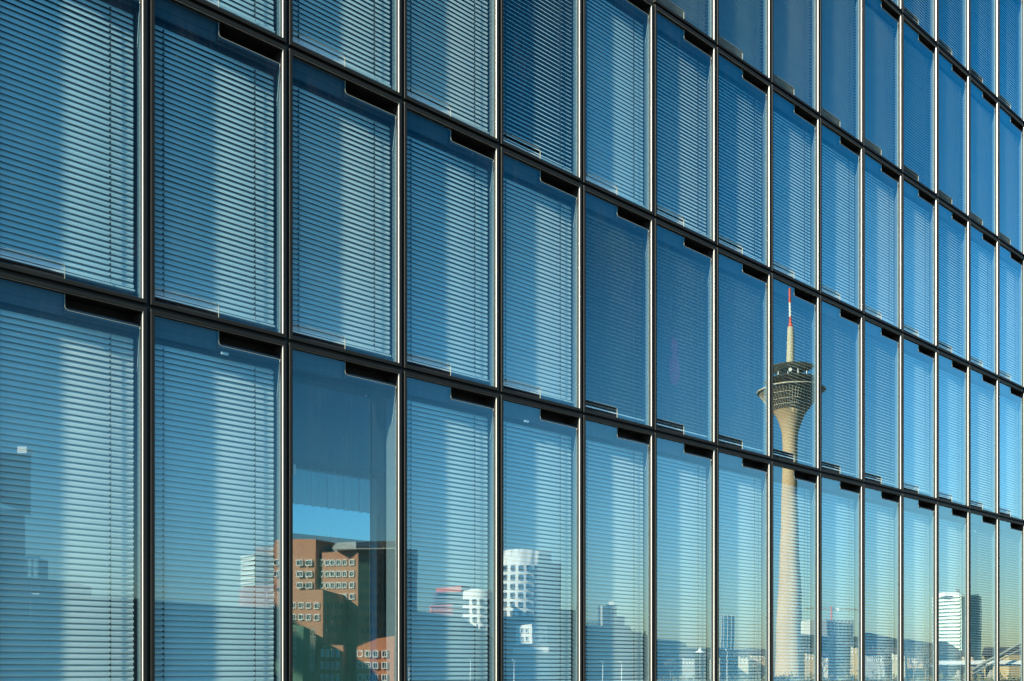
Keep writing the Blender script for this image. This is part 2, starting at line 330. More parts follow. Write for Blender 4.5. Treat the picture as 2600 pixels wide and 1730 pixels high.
# ------------------------------------------------------------------ the city across the harbour
# The photo shows it in the glass: a point seen at photo column px and distance d along the lens axis
# stands mirrored on the street side of the front.
def P(px, d):
    v = CAM+LOOK*d+RIGHT*((px-1300)/F*d)
    return Vector((v.x, 2*GY-v.y))
def ZH(py, d): return ZC+(1707-py)/F*d
def wall_block(front, back=14, z0=0, mats=None, name='wall', parent=None, levels=None, smooth=False, roof=None):
    """front: [(px, d, top_py)] left to right as seen; levels: [(height fraction, px shift, spread)]"""
    n = len(front); c = sum(p for p, _, _ in front)/n
    levels = levels or [(0, 0, 1), (1, 0, 1)]; rows = []
    for fr, sh, sp in levels:
        row = []
        for p, d, t in front:
            q = P(c+(p-c)*sp+sh, d); z = z0+(ZH(t, d)-z0)*fr; row.append((q.x, q.y, z))
        for p, d, t in ((front[-1][0], front[-1][1]+back, front[-1][2]), (front[0][0], front[0][1]+back, front[0][2])):
            q = P(c+(p-c)*sp+sh, d); z = z0+(ZH(t, d-back)-z0)*fr; row.append((q.x, q.y, z))
        rows.append(row)
    b = MB(); b.grid(rows, 0, smooth, True); b.face(rows[-1], 1 if roof else 0); b.face(rows[0][::-1])
    me = b.mesh(name, [mats, roof] if roof else mats, True)
    if smooth:
        try: me.set_sharp_from_angle(angle=R(50))
        except Exception: pass
    return add(name, me, parent)
def windows(parent, a, c, us, pys, wpx, hpx, frame, glass, proud=.35, sash=True):
    """windows on the wall face from a=(px,d) to c=(px,d): us = centres along it, pys = centre rows"""
    A, C = P(*a), P(*c); t = (C-A).normalized(); nrm = Vector((t.y, -t.x))
    cam2 = Vector((CAM.x, 2*GY-CAM.y)); L = (C-A).length
    if nrm.dot(cam2-A) < 0: nrm = -nrm
    for py in pys:
        for u in us:
            q = A.lerp(C, u); d = a[1]+(c[1]-a[1])*u; z = ZH(py, d); hw = wpx/2*L/max(1, abs(c[0]-a[0])); hh = hpx/2/F*d; b = MB(); e = .22
            def pt(s, o, zz): return (q.x+t.x*s+nrm.x*o, q.y+t.y*s+nrm.y*o, zz)
            ring = lambda w_, h_, o: [pt(-w_, o, z-h_), pt(w_, o, z-h_), pt(w_, o, z+h_), pt(-w_, o, z+h_)]
            rr = [ring(hw, hh, -.05), ring(hw, hh, proud), ring(hw-e, hh-e, proud), ring(hw-e, hh-e, proud-.25)]
            for i in range(3):
                for j in range(4): k = (j+1) % 4; b.face([rr[i][j], rr[i][k], rr[i+1][k], rr[i+1][j]])
            b.face(rr[3], 1)
            if sash: b.face([pt(-.07, proud-.2, z-hh+e), pt(.07, proud-.2, z-hh+e), pt(.07, proud-.2, z+hh-e), pt(-.07, proud-.2, z+hh-e)])
            add('window', b.mesh('window', [frame, glass], True), parent)
def box_part(name, pxa, pxb, d, top, bot, depth, m, parent, dz=0):
    b = MB(); A, C = P(pxa, d), P(pxb, d+dz); cam2 = Vector((CAM.x, 2*GY-CAM.y)); t = (C-A).normalized(); nn = Vector((t.y, -t.x))
    if nn.dot(cam2-A) > 0: nn = -nn
    z0, z1 = ZH(bot, d), ZH(top, d); r = []
    for z in (z0, z1): r.append([(A.x, A.y, z), (C.x, C.y, z), (C.x+nn.x*depth, C.y+nn.y*depth, z), (A.x+nn.x*depth, A.y+nn.y*depth, z)])
    b.grid(r, 0, False, True); b.face(r[0][::-1]); b.face(r[1]); return add(name, b.mesh(name, m, True), parent)
def thing(name, label, cat, px, d, group=None):
    o = add(name, None); return tag(o, label, cat, group)      # parts carry world coordinates
BRICK = mat('red_brown_brick', (.41, .20, .115), .85, 0, .22, .5, stretch=(1, 1, 6))
BRICK2 = mat('orange_brick', (.48, .17, .075), .85, 0, .18, .5, stretch=(1, 1, 6))
WHITE = mat('white_render', (.86, .83, .76), .8, 0, .05, .2)
WFR = mat('white_window_frame', (.80, .79, .74), .6)
DGL = mat('dark_window_glass', (.03, .05, .06), .08, 0, .3, .3)
BGL = mat('blue_green_curtain_wall', (.04, .10, .12), .12, .2, .3, .15, stretch=(1, 1, .4))
GREY = mat('grey_metal_cladding', (.30, .33, .33), .6, .1, .15, .3)
DARK = mat('dark_grey_facade', (.10, .11, .11), .7, 0, .25, .2)
PALE = mat('pale_concrete', (.48, .45, .38), .85, 0, .12, .15)
GREEN = mat('green_glass_facade', (.10, .19, .14), .2, .1, .3, .2)
ROOF = mat('dark_roofing', (.06, .06, .06), .9)
RED = mat('orange_red_panel', (.62, .12, .05), .6)
OCHRE = mat('ochre_plaster', (.50, .36, .18), .9)

def bands(parent, a, c, n, top, bot, m, proud=.4, frac=.4, name='parapet_band'):
    """floor bands across one face"""
    A, C = P(*a), P(*c); t = (C-A).normalized(); nrm = Vector((t.y, -t.x)); cam2 = Vector((CAM.x, 2*GY-CAM.y)); b = MB()
    if nrm.dot(cam2-A) < 0: nrm = -nrm
    dm = (a[1]+c[1])/2; zt, zb = ZH(top, dm), ZH(bot, dm); st = (zt-zb)/n
    for i in range(n):
        z1 = zt-i*st; z0 = z1-st*frac; r = []
        for z in (z0, z1): r.append([(A.x-nrm.x*.1, A.y-nrm.y*.1, z), (C.x-nrm.x*.1, C.y-nrm.y*.1, z), (C.x+nrm.x*proud, C.y+nrm.y*proud, z), (A.x+nrm.x*proud, A.y+nrm.y*proud, z)])
        b.grid(r, 0, False, True); b.face(r[0][::-1]); b.face(r[1])
    return add(name, b.mesh(name, m, True), parent)
def posts(parent, a, c, n, top, bot, m, proud=.4, wd=.25, name='facade_fin'):
    A, C = P(*a), P(*c); t = (C-A).normalized(); nrm = Vector((t.y, -t.x)); cam2 = Vector((CAM.x, 2*GY-CAM.y)); b = MB()
    if nrm.dot(cam2-A) < 0: nrm = -nrm
    dm = (a[1]+c[1])/2; z0, z1 = ZH(bot, dm), ZH(top, dm)
    for i in range(n):
        q = A.lerp(C, i/(n-1)); r = []
        for z in (z0, z1): r.append([(q.x-t.x*wd-nrm.x*.1, q.y-t.y*wd-nrm.y*.1, z), (q.x+t.x*wd-nrm.x*.1, q.y+t.y*wd-nrm.y*.1, z), (q.x+t.x*wd+nrm.x*proud, q.y+t.y*wd+nrm.y*proud, z), (q.x-t.x*wd+nrm.x*proud, q.y-t.y*wd+nrm.y*proud, z)])
        b.grid(r, 0, False, True); b.face(r[1])
    return add(name, b.mesh(name, m, True), parent)
lin = lambda n, a, b: [a+(b-a)*i/(n-1) for i in range(n)] if n > 1 else [(a+b)/2]

# left: dark tower slab, roof frame, long low hall
t = thing('tower_block', 'dark tower block reflected at the far left edge of the glass', 'building', 40, 300)
wall_block([(-160, 230, 1146), (80, 300, 1148)], 12, ZH(1296, 300), mats=DARK, parent=t); wall_block([(-160, 232, 1296), (65, 302, 1296)], 12, mats=DARK, parent=t, name='lower_wall')
box_part('roof_box', 44, 68, 303, 1130, 1147, 4, WHITE, t)
t = thing('rooftop_frame', 'white open framework box on a low roof beside the dark tower block', 'pavilion', 80, 280)
for a, b_ in ((66, 69), (80, 83), (95, 98)): box_part('post', a, b_, 280, 1415, 1465, .4, WHITE, t)
box_part('top_beam', 66, 98, 279.5, 1413, 1418, 1, WHITE, t); box_part('middle_beam', 66, 98, 279.5, 1444, 1447, .6, WHITE, t); wall_block([(98, 281, 1418), (122, 290, 1424)], 6, ZH(1470, 281), mats=DARK, parent=t, name='louvre_wall')
t = thing('exhibition_hall', 'low dark hall with sloping roof reflected in the leftmost windows', 'building', 200, 250)
wall_block([(60, 236, 1463), (210, 262, 1482), (212, 263, 1487), (232, 266, 1487)], 30, mats=DARK, parent=t, roof=ROOF); posts(t, (80, 238.5), (228, 264.5), 20, 1490, 1508, GREY, .4, .15)
t = thing('warehouse', 'long low dark warehouse whose flat roof runs behind the first two window columns', 'building', 350, 220)
wall_block([(-200, 170, 1500), (345, 215, 1516), (346, 215.2, 1519), (580, 238, 1540), (702, 258, 1546)], 20, mats=mat('warehouse_wall', (.12, .14, .12), .8, 0, .3, .2), parent=t, roof=ROOF)
windows(t, (345, 214.8), (700, 257), lin(12, .3, .95), [1580, 1620, 1660], 12, 18, GREY, DGL, .05)
box_part('sign_panel', 66, 80, 190, 1517, 1580, .5, GREY, t); box_part('roof_lamp', 82, 100, 193, 1506, 1511, 1, WHITE, t)
# stepped glass building with brick foot
t = thing('stepped_office', 'pale stepped glass office above a red-brown base, left of the brick tower', 'building', 660, 330)
wall_block([(616, 376, 1409), (652, 370, 1407), (705, 374, 1405)], 14, mats=mat('pale_glass_wall', (.40, .44, .36), .4, 0, .2, .2), parent=t)
wall_block([(652, 369, 1386), (706, 373, 1384)], 10, ZH(1407, 370), mats=mat('cream_cladding', (.70, .66, .52), .7), parent=t, name='penthouse')
bands(t, (616, 375.5), (652, 369.5), 7, 1409, 1490, WFR, .4, .18); bands(t, (652, 369.5), (705, 373.5), 7, 1407, 1490, WFR, .4, .18); posts(t, (652, 369.3), (705, 373.3), 14, 1409, 1490, GREEN, .2, .08)
t = thing('brick_annexe', 'small dark red brick annexe with tall white windows under the stepped office', 'building', 650, 318)
wall_block([(610, 357, 1500), (624, 355, 1487), (706, 351, 1484)], 10, mats=mat('dull_brick', (.26, .13, .10), .85), parent=t); windows(t, (610, 357), (706, 351), lin(5, .08, .95), [1512, 1539], 5, 15, WFR, DGL, .3)
# brick cluster
G = 'brick office towers across the harbour'
t = thing('brick_tower', 'tall brick tower with a slanted side reflected in the window without a blind', 'building', 780, 350, G)
wall_block([(700, 366, 1372), (706, 362, 1369), (758, 352, 1367), (803, 347, 1367), (851, 362, 1376)], 16, mats=BRICK, parent=t, levels=[(0, -9, .93), (1, 0, 1)], roof=ROOF)
windows(t, (753, 351), (800, 346.5), [.2, .7], [1427, 1456, 1485], 16, 15, WFR, DGL, .4); windows(t, (700, 362), (753, 351), [.15], [1427, 1456], 12, 15, WFR, DGL, .6)
for i, px in enumerate((802, 808, 813, 845, 852, 856, 868)):
    b = MB(); q = P(px, 352); b.tube([(q.x, q.y, ZH(1372, 352)-1), (q.x, q.y, ZH(1372, 352)+random.uniform(1.2, 2))], .09, 4); add('roof_antenna', b.mesh('roof_antenna', GREY), t)
t = thing('brick_block', 'brick block with four rows of white windows at the centre of the unshaded window', 'building', 860, 335, G)
wall_block([(815, 352, 1401), (826, 342, 1401), (911, 334, 1396), (962, 350, 1400)], 16, mats=BRICK, parent=t, roof=ROOF, levels=[(0, -2, .99), (1, 0, 1)])
windows(t, (815, 352), (826, 342), [.5], [1427, 1456, 1485, 1514], 8, 15, WFR, DGL, .4)
windows(t, (826, 342), (911, 334), [.1, .26, .44, .62, .84], [1427, 1456, 1485, 1514], 12, 15, WFR, DGL, .5); windows(t, (911, 334), (962, 350), lin(4, .2, .9), [1427, 1456, 1485, 1514, 1543, 1572, 1600], 7, 15, DARK, BGL, .15)  # side away from the sun: shade is put into dark window frames
wall_block([(845, 352, 1388), (857, 350, 1376), (905, 345, 1374), (963, 352, 1376), (968, 356, 1388)], 14, ZH(1402, 345), mats=GREY, parent=t, name='roof_plant')
box_part('roof_edge', 851, 1010, 333, 1391, 1393.5, 18, PALE, t)
t = thing('curtain_wall_tower', 'dark teal glass tower with floor bands right of the brick blocks', 'building', 1000, 365)
wall_block([(935, 362, 1398), (1058, 372, 1396)], 22, mats=mat('brown_glass_wall', (.24, .17, .11), .45, 0, .3, .3), parent=t, roof=ROOF); wall_block([(930, 366, 1373), (1012, 371, 1374)], 12, ZH(1398, 365), mats=mat('brown_roof_storey', (.22, .17, .12), .8), parent=t, name='roof_storey')
bands(t, (935, 361.8), (1058, 371.8), 8, 1400, 1560, mat('band_grey', (.14, .14, .12), .6), .5, .2); posts(t, (935, 361.7), (1058, 371.7), 18, 1400, 1560, DARK, .3, .1)
t = thing('brick_block', 'lower brick block with a roofline sloping down to the right', 'building', 780, 318, G)
wall_block([(700, 332, 1502), (742, 326, 1499), (820, 318, 1495), (873, 336, 1510), (911, 344, 1536)], 16, mats=BRICK, parent=t, roof=ROOF)
windows(t, (742, 326), (820, 318), [.06, .31, .56, .83], [1537, 1567], 13, 16, WFR, DGL, .5); windows(t, (820, 318), (911, 344), lin(5, .1, .9), [1537, 1567, 1597], 8, 15, DARK, BGL, .15)  # sloping side: dark frames carry its shade as colour
t = thing('glass_pavilion', 'green glass facade with thin pale floor lines at the lower left of the unshaded window', 'building', 770, 290)
wall_block([(690, 312, 1588), (742, 308, 1586), (770, 306, 1590), (800, 308, 1604)], 14, mats=GREEN, parent=t, roof=ROOF); bands(t, (742, 307.5), (800, 307.5), 7, 1600, 1705, PALE, .3, .12); posts(t, (742, 307.4), (800, 307.4), 16, 1592, 1705, PALE, .2, .08)
t = thing('brick_block', 'dim brick block at the bottom middle of the unshaded window', 'building', 840, 280, G)
wall_block([(797, 283, 1716), (822, 281, 1637), (873, 278, 1637), (880, 288, 1640)], 14, mats=BRICK, parent=t, roof=ROOF); windows(t, (822, 281), (873, 278), [.0, .27, .52, .78], [1658, 1689, 1720], 7, 20, WFR, DGL, .5)
t = thing('brick_block', 'bright orange brick block with a slanted roof and four columns of white windows', 'building', 950, 270, G)
wall_block([(908, 273, 1642), (914, 272, 1638), (958, 270, 1619), (1002, 267, 1613), (1014, 280, 1617)], 14, mats=BRICK2, parent=t, roof=ROOF); windows(t, (908, 273), (1002, 267), [.12, .33, .53, .77], [1658, 1687, 1718], 14, 17, WFR, DGL, .6)
# red topped building
t = thing('dark_office', 'dark striped office with an orange red roof storey left of the white towers', 'building', 1140, 520)
wall_block([(1101, 525, 1504), (1200, 520, 1500)], 20, mats=DARK, parent=t); bands(t, (1101, 524), (1200, 519), 7, 1506, 1560, GREY, .5, .25)
wall_block([(1107, 522, 1493), (1173, 517, 1486), (1195, 530, 1488)], 16, ZH(1503, 520), mats=RED, parent=t, name='roof_storey')
t = thing('red_office', 'small orange red office with two window rows in front of the dark striped one', 'building', 1120, 480)
wall_block([(1092, 482, 1538), (1151, 476, 1534)], 10, mats=mat('salmon_red_wall', (.58, .22, .15), .7), parent=t); bands(t, (1092, 481.5), (1151, 475.5), 3, 1537, 1578, RED, .6, .2); windows(t, (1092, 482), (1151, 476), lin(6, .15, .92), [1546, 1560], 5, 8, DARK, DGL, .2, False)
# white towers
G = 'curved white towers across the harbour'
def curved(px0, px1, d, bulge, n, top, arch=0, turn=5):
    out = []
    for i in range(n):
        u = i/(n-1); out.append((px0+(px1-px0)*u, d-turn*u-bulge*math.sin(math.pi*min(1, u*.92+.04)), top-arch*math.sin(math.pi*u)))
    return out
def front_windows(t, fr, idx, pys, wpx, hpx, sub=(.5,)):
    for i in idx: windows(t, fr[i][:2], fr[i+1][:2], list(sub), pys, wpx, hpx, GREY, DGL, .5)
t = thing('curved_tower', 'tall white curved tower with five rows of windows, taller of the pair', 'building', 1330, 430, G)
fr = curved(1257, 1372, 472, 6, 13, 1401, 7)
wall_block(fr+[(1398, 487, 1402)], 14, mats=WHITE, parent=t, smooth=True, levels=[(0, 0, 1), (.84, 0, 1), (1, 1, .98)], roof=PALE); front_windows(t, fr, (1, 2, 4, 6, 8, 10), [1443, 1466, 1489, 1511, 1534, 1557, 1580, 1603], 9.5, 14)
wall_block([(1372, 470, 1428), (1423, 484, 1432)], 16, mats=mat('pale_grey_render', (.60, .60, .56), .8), parent=t, name='rear_wing')
t = thing('curved_tower', 'shorter white curved tower in front, left of the tall curved one', 'building', 1220, 400, G)
fr = curved(1176, 1245, 433, 4, 9, 1500, 5)
wall_block(fr+[(1262, 446, 1502)], 14, mats=WHITE, parent=t, smooth=True, levels=[(0, 0, 1), (.85, 0, 1), (1, 1, .98)], roof=PALE); front_windows(t, fr, (0, 1, 3, 5, 7), [1528, 1551, 1574, 1598, 1621, 1644, 1668], 8.5, 14)
t = thing('white_office', 'low white office with two rows of windows above a flat canopy', 'building', 1340, 370, G)
wall_block([(1308, 397, 1588), (1349, 391, 1583), (1388, 397, 1585)], 12, ZH(1634, 394), mats=WHITE, parent=t, roof=PALE); windows(t, (1308, 397), (1349, 391), [.15, .42, .7], [1600, 1621], 7, 13, WFR, DGL, .3); windows(t, (1349, 391), (1388, 397), [.3, .75], [1599, 1621], 9, 12, WFR, DGL, .3)
box_part('canopy', 1298, 1416, 386, 1636, 1640, 18, PALE, t, 8); box_part('fascia', 1300, 1391, 388, 1643, 1656, 14, WHITE, t)
wall_block([(1300, 391, 1640), (1390, 392, 1640)], 10, mats=GREY, parent=t, name='ground_floor')
# general dark masses and mid-distance offices
SHD = [mat('grey_green_office', (.27, .24, .17), .7, 0, .3, .2), mat('brown_grey_office', (.32, .24, .15), .7, 0, .3, .2), DARK]
n_ = 0
for nm, lb, pts, d, wn in (
    ('harbour_office', 'wide dark office with faint columns under the red topped building', [(1058, 1552), (1130, 1562), (1168, 1566), (1172, 1612), (1262, 1626)], 395, (10, [1590, 1615, 1640, 1665])),
    ('harbour_office', 'dark office behind the low white office, also standing in for shade on the tall curved tower', [(1262, 1566), (1345, 1562), (1398, 1558), (1402, 1546), (1440, 1548), (1478, 1550)], 440, (14, [1575, 1600, 1625, 1650])),  # dark mass also stands for the shaded lower part of the tall tower
    ('harbour_office', 'flat grey office with a pair of roof towers right of the curved white towers', [(1478, 1590), (1489, 1585), (1525, 1588), (1600, 1588), (1606, 1600), (1650, 1612)], 500, (14, [1606, 1626, 1646])),
    ('harbour_office', 'low grey office stepping down right of the one with roof towers', [(1640, 1618), (1660, 1622), (1716, 1626), (1718, 1632), (1740, 1634)], 560, (8, [1645, 1662])),
    ('terrace_house', 'low dark terrace between the tent roof and the round glass tower', [(1725, 1642), (1780, 1646), (1828, 1644), (1862, 1648)], 520, (9, [1660, 1678])),
    ('terrace_house', 'low dark terrace just left of the tv tower foot', [(1860, 1650), (1905, 1646), (1960, 1649)], 500, (7, [1664, 1680])),
    ('terrace_house', 'dark gabled terrace right of the tv tower foot', [(2030, 1610), (2060, 1612), (2064, 1618), (2110, 1618)], 560, (7, [1640, 1660, 1680])),
    ('terrace_house', 'long dark terrace below the building under construction', [(2100, 1618), (2172, 1616), (2190, 1622)], 540, (8, [1640, 1660, 1680])),
    ('terrace_house', 'dark terrace with a roof box right of the crane', [(2190, 1608), (2212, 1608), (2214, 1622), (2292, 1625), (2294, 1630)], 530, (8, [1645, 1662, 1680])),
    ('terrace_house', 'dark terrace with chimneys left of the white slab tower', [(2290, 1622), (2308, 1622), (2312, 1632), (2382, 1636)], 520, (8, [1648, 1665, 1682])),
    ('terrace_house', 'grey mansard house in front of the white slab tower foot', [(2378, 1630), (2402, 1630), (2408, 1642), (2425, 1643), (2440, 1656)], 480, (6, [1660, 1676]))):
    t = thing(nm, lb, 'building', pts[0][0], d, 'dark offices and terraces along the far quay')
    dz = .78*(pts[-1][0]-pts[0][0])*d/F; dd = lambda p: d+dz*(p-pts[0][0])/(pts[-1][0]-pts[0][0])
    wall_block([(p, dd(p), y) for i, (p, y) in enumerate(pts)], 16, mats=SHD[n_ % 3], parent=t, roof=ROOF)
    windows(t, (pts[0][0], d-.1), (pts[-1][0], d+dz-.1), lin(wn[0], .06, .94), wn[1], 5, 9, SHD[(n_+1) % 3], DGL, .1, False); n_ += 1
t = thing('tower_pair', 'two pale narrow roof towers standing behind the flat grey office', 'building', 1545, 540)
wall_block([(1525, 540, 1537), (1540, 538, 1535), (1565, 541, 1536)], 14, mats=mat('pale_slab', (.42, .44, .38), .7), parent=t); wall_block([(1565, 545, 1564), (1588, 547, 1565)], 14, mats=GREY, parent=t, name='lower_wall'); posts(t, (1525, 537.5), (1565, 539), 5, 1537, 1590, DARK, .3, .5); box_part('roof_box', 1550, 1560, 542, 1527, 1536, 3, WHITE, t)
t = thing('construction_frame', 'pale green scaffold roof frame at the left end of the grey office', 'scaffold', 1500, 495)
bands(t, (1489, 494), (1526, 495), 3, 1576, 1606, mat('pale_green_steel', (.35, .45, .38), .6), .6, .15, 'beam'); posts(t, (1489, 494), (1526, 495), 7, 1578, 1606, GREY, .4, .2, 'post')
def house(px0, px1, d, eave, ridge, lab, m):
    t = thing('quay_house', lab, 'house', px0, d, 'small houses on the far quay'); wall_block([(px0, d+1, eave), (px1, d, eave)], 9, mats=m, parent=t)
    A, C = P(px0-1, d), P(px1+1, d-1); e = LOOK*10; e = Vector((e.x, -e.y)); b = MB(); z0, z1 = ZH(eave, d), ZH(ridge, d); mA, mC = A+e/2, C+e/2; A, C = A-e*.03, C-e*.03; B_, D_ = A+e*1.05, C+e*1.05
    b.face([(A.x, A.y, z0), (C.x, C.y, z0), (mC.x, mC.y, z1), (mA.x, mA.y, z1)]); b.face([(mA.x, mA.y, z1), (mC.x, mC.y, z1), (D_.x, D_.y, z0), (B_.x, B_.y, z0)]); b.face([(A.x, A.y, z0), (mA.x, mA.y, z1), (B_.x, B_.y, z0)]); b.face([(C.x, C.y, z0), (D_.x, D_.y, z0), (mC.x, mC.y, z1)])
    add('roof', b.mesh('roof', ROOF, True), t); n = max(2, int((px1-px0)/7)); windows(t, (px0, d+.9), (px1, d-.1), lin(n, .15, .85), [(eave+6), (eave+16)], 3, 6, WFR, DGL, .1, False)
CREAM = mat('cream_plaster', (.55, .48, .34), .9); TAN = mat('tan_plaster', (.42, .30, .17), .9); GRW = mat('grey_plaster', (.34, .33, .28), .9)
for a in ((1872, 1898, 440, 1664, 1654, 'small cream house just left of the tv tower foot', CREAM), (1900, 1940, 450, 1660, 1650, 'tan house touching the left side of the tv tower foot', TAN), (2046, 2080, 430, 1656, 1644, 'tan house just right of the tv tower foot', TAN), (2084, 2104, 425, 1666, 1656, 'low cream house under the crane', CREAM),
          (2160, 2186, 440, 1640, 1630, 'tall ochre house between the crane and the dark terraces', OCHRE), (2200, 2250, 430, 1662, 1650, 'long grey house in front of the dark terraces', GRW), (2268, 2300, 425, 1658, 1646, 'cream house left of the bare trees', CREAM), (2305, 2345, 440, 1664, 1652, 'tan house behind the bare trees', TAN),
          (2440, 2470, 430, 1664, 1652, 'brown house at the foot of the white slab tower', TAN), (1730, 1762, 440, 1668, 1658, 'grey house left of the pointed tent roof', GRW), (1800, 1826, 430, 1664, 1655, 'cream house below the round glass tower', CREAM)): house(*a)
# tent roof
t = thing('tent_roof', 'pointed white tent roof at the riverside', 'tent', 1775, 430); b = MB(); q = P(1775, 430)
b.grid([[(q.x+r_*math.cos(a), q.y+r_*math.sin(a), z) for a in lin(13, 0, 2*math.pi)] for r_, z in ((2.0, ZH(1657, 430)), (.9, ZH(1652, 430)), (.1, ZH(1644, 430)))], 0, False); add('membrane', b.mesh('membrane', WHITE), t)
b = MB(); b.tube([(q.x, q.y, 0), (q.x, q.y, ZH(1645, 430))], .1, 6); add('mast', b.mesh('mast', GREY), t)
# round glass tower
t = thing('round_tower', 'slim round glass tower left of the tv tower', 'building', 1843, 1000); b = MB(); q = P(1843, 1000); rr = 16*1000/F
b.grid([[(q.x+rr*s_*math.cos(a), q.y+rr*s_*math.sin(a), z) for a in lin(25, 0, 2*math.pi)] for z, s_ in ((0, 1), (ZH(1566, 1000), 1), (ZH(1564, 1000), .2))]); add('glass_wall', b.mesh('glass_wall', BGL), t)
b = MB()
for i in range(10):
    a = i*.6283; b.tube([(q.x+rr*1.02*math.cos(a), q.y+rr*1.02*math.sin(a), 0), (q.x+rr*1.02*math.cos(a), q.y+rr*1.02*math.sin(a), ZH(1562, 1000))], .5, 4)
add('facade_rib', b.mesh('facade_rib', PALE), t)
# ------------------------------------------------------------------ tv tower
TD, TPX = 690, 2008
t = thing('tv_tower', 'tall concrete tv tower with round pod and red and white antenna, reflected right of centre', 'tower', TPX, TD)
CONC = mat('warm_concrete', (.58, .41, .22), .85, 0, .16, .12, .2, 2, stretch=(1, 1, .35)); POD = mat('pod_glass', (.14, .12, .07), .15, .2, .3, .5); RIB = mat('pod_rib', (.66, .58, .42), .5); ANT = mat('antenna_red', (.75, .10, .04), .6)
q = P(TPX, TD); sc = TD/F
def lathe(name, prof, m, n=48, mi=None):
    b = MB(); rows = [[(q.x+hw*sc*math.cos(a), q.y+hw*sc*math.sin(a), ZH(py, TD)) for a in [2*math.pi*i/n for i in range(n)]] for py, hw in prof]
    b.grid(rows, 0, True, True)
    if mi:
        for j, k in mi.items():
            for i in range(n): b.m[j*n+i] = k
    b.face(rows[0][::-1]); b.face(rows[-1]); me = b.mesh(name, m, True)
    try: me.set_sharp_from_angle(angle=R(40))
    except Exception: pass
    return add(name, me, t)
lathe('shaft', [(1730, 40), (1707, 37), (1662, 34), (1600, 32), (1542, 29.5), (1450, 26), (1350, 22.5), (1260, 19.5), (1184, 17.8), (1125, 17.8), (1102, 19), (1090, 21.5), (1072, 27), (1056, 34), (1043, 43)], CONC)
lathe('pod', [(1043, 44), (1034, 52), (1016, 66), (1004, 75), (996, 82), (993, 84), (991, 84), (990, 60)], POD, 64)
b = MB()
for i in range(60):
    a = i*math.pi/30
    b.tube([(q.x+(hw+.3)*sc*math.cos(a), q.y+(hw+.3)*sc*math.sin(a), ZH(py, TD)) for py, hw in ((1043, 44), (1016, 66), (993, 84))], .17, 4)
for py, hw in ((1035, 51), (1024, 60), (1010, 70.5), (993, 84.5)):
    b.tube([(q.x+(hw+.4)*sc*math.cos(a), q.y+(hw+.4)*sc*math.sin(a), ZH(py, TD)) for a in lin(49, 0, 2*math.pi)], .16 if py > 994 else .55, 5)
add('pod_frame', b.mesh('pod_frame', RIB), t)
lathe('drum', [(990, 36), (970, 33)], CONC); lathe('platform', [(972, 50), (969, 66), (967, 68), (965, 60)], mat('platform_grey', (.34, .33, .25), .7)); lathe('platform_core', [(966, 24), (938, 24)], DARK)
lathe('platform', [(940, 45), (937.5, 58), (936, 59.5), (934, 50)], MATS['platform_grey'])
lathe('upper_shaft', [(935, 11), (917, 10.5), (870, 9.6), (838, 8.4), (832, 7)], mat('pale_upper_concrete', (.60, .53, .36), .8), 24)
lathe('antenna', [(833, 7), (824, 4.5), (816, 3.2), (806, 3.2), (805, 3.2), (770, 3.1), (769, 3.1), (733, 2.7)], [ANT, WHITE], 16, {4: 1})
b = MB()
for i in range(14):
    a = i*.449; hw = 58; b.tube([(q.x+hw*sc*math.cos(a), q.y+hw*sc*math.sin(a), ZH(966, TD)), (q.x+hw*sc*math.cos(a), q.y+hw*sc*math.sin(a), ZH(959-i % 3*3, TD))], .35, 5)
add('platform_antennas', b.mesh('aerial', WHITE), t).name = 'aerial'
b = MB(); hw = 56; a = math.atan2(CAM.y*-1, 0); v = (Vector((CAM.x, 2*GY-CAM.y))-q).normalized(); c0 = Vector((q.x, q.y))+v*hw*sc*.8
b.tube([(c0.x, c0.y, ZH(952, TD)), (c0.x+v.x*.6, c0.y+v.y*.6, ZH(952, TD))], 1.1, 14); add('satellite_dish', b.mesh('satellite_dish', WHITE), t)
# building site with crane
t = thing('building_shell', 'unfinished concrete building with scaffold floors under the crane', 'building', 2100, 620)
wall_block([(2038, 625, 1578), (2060, 618, 1576), (2166, 624, 1575)], 18, mats=PALE, parent=t); windows(t, (2040, 624), (2166, 623.5), lin(16, .04, .97), [1588, 1597, 1606, 1615], 4, 5, PALE, DGL, .1, False); bands(t, (2100, 620), (2166, 622), 4, 1576, 1612, GREY, 1.2, .1, 'scaffold'); posts(t, (2100, 620), (2166, 622), 8, 1574, 1612, DARK, 1.2, .12, 'scaffold_pole')
t = thing('tower_crane', 'red and pale tower crane above the unfinished building', 'crane', 2113, 640); q2 = P(2113, 640); jl, jr = P(2047, 636), P(2180, 646); zj = ZH(1547, 640)
b = MB(); b.tube([(q2.x, q2.y, 0), (q2.x, q2.y, ZH(1540, 640))], .55, 4); add('mast', b.mesh('mast', RED), t)
b = MB(); b.tube([(jl.x, jl.y, zj), (q2.x, q2.y, zj), (jr.x, jr.y, zj)], .33, 4); add('jib', b.mesh('jib', mat('crane_ochre', (.5, .33, .12), .6)), t)
b = MB(); b.tube([(jl.x, jl.y, zj+.4), (q2.x, q2.y, ZH(1540, 640)), (jr.x, jr.y, zj+.4)], .10, 4); add('tie_bar', b.mesh('tie_bar', GREY), t)
box_part('counterweight', 2126, 2132, 641, 1544, 1551, 2, WHITE, t)
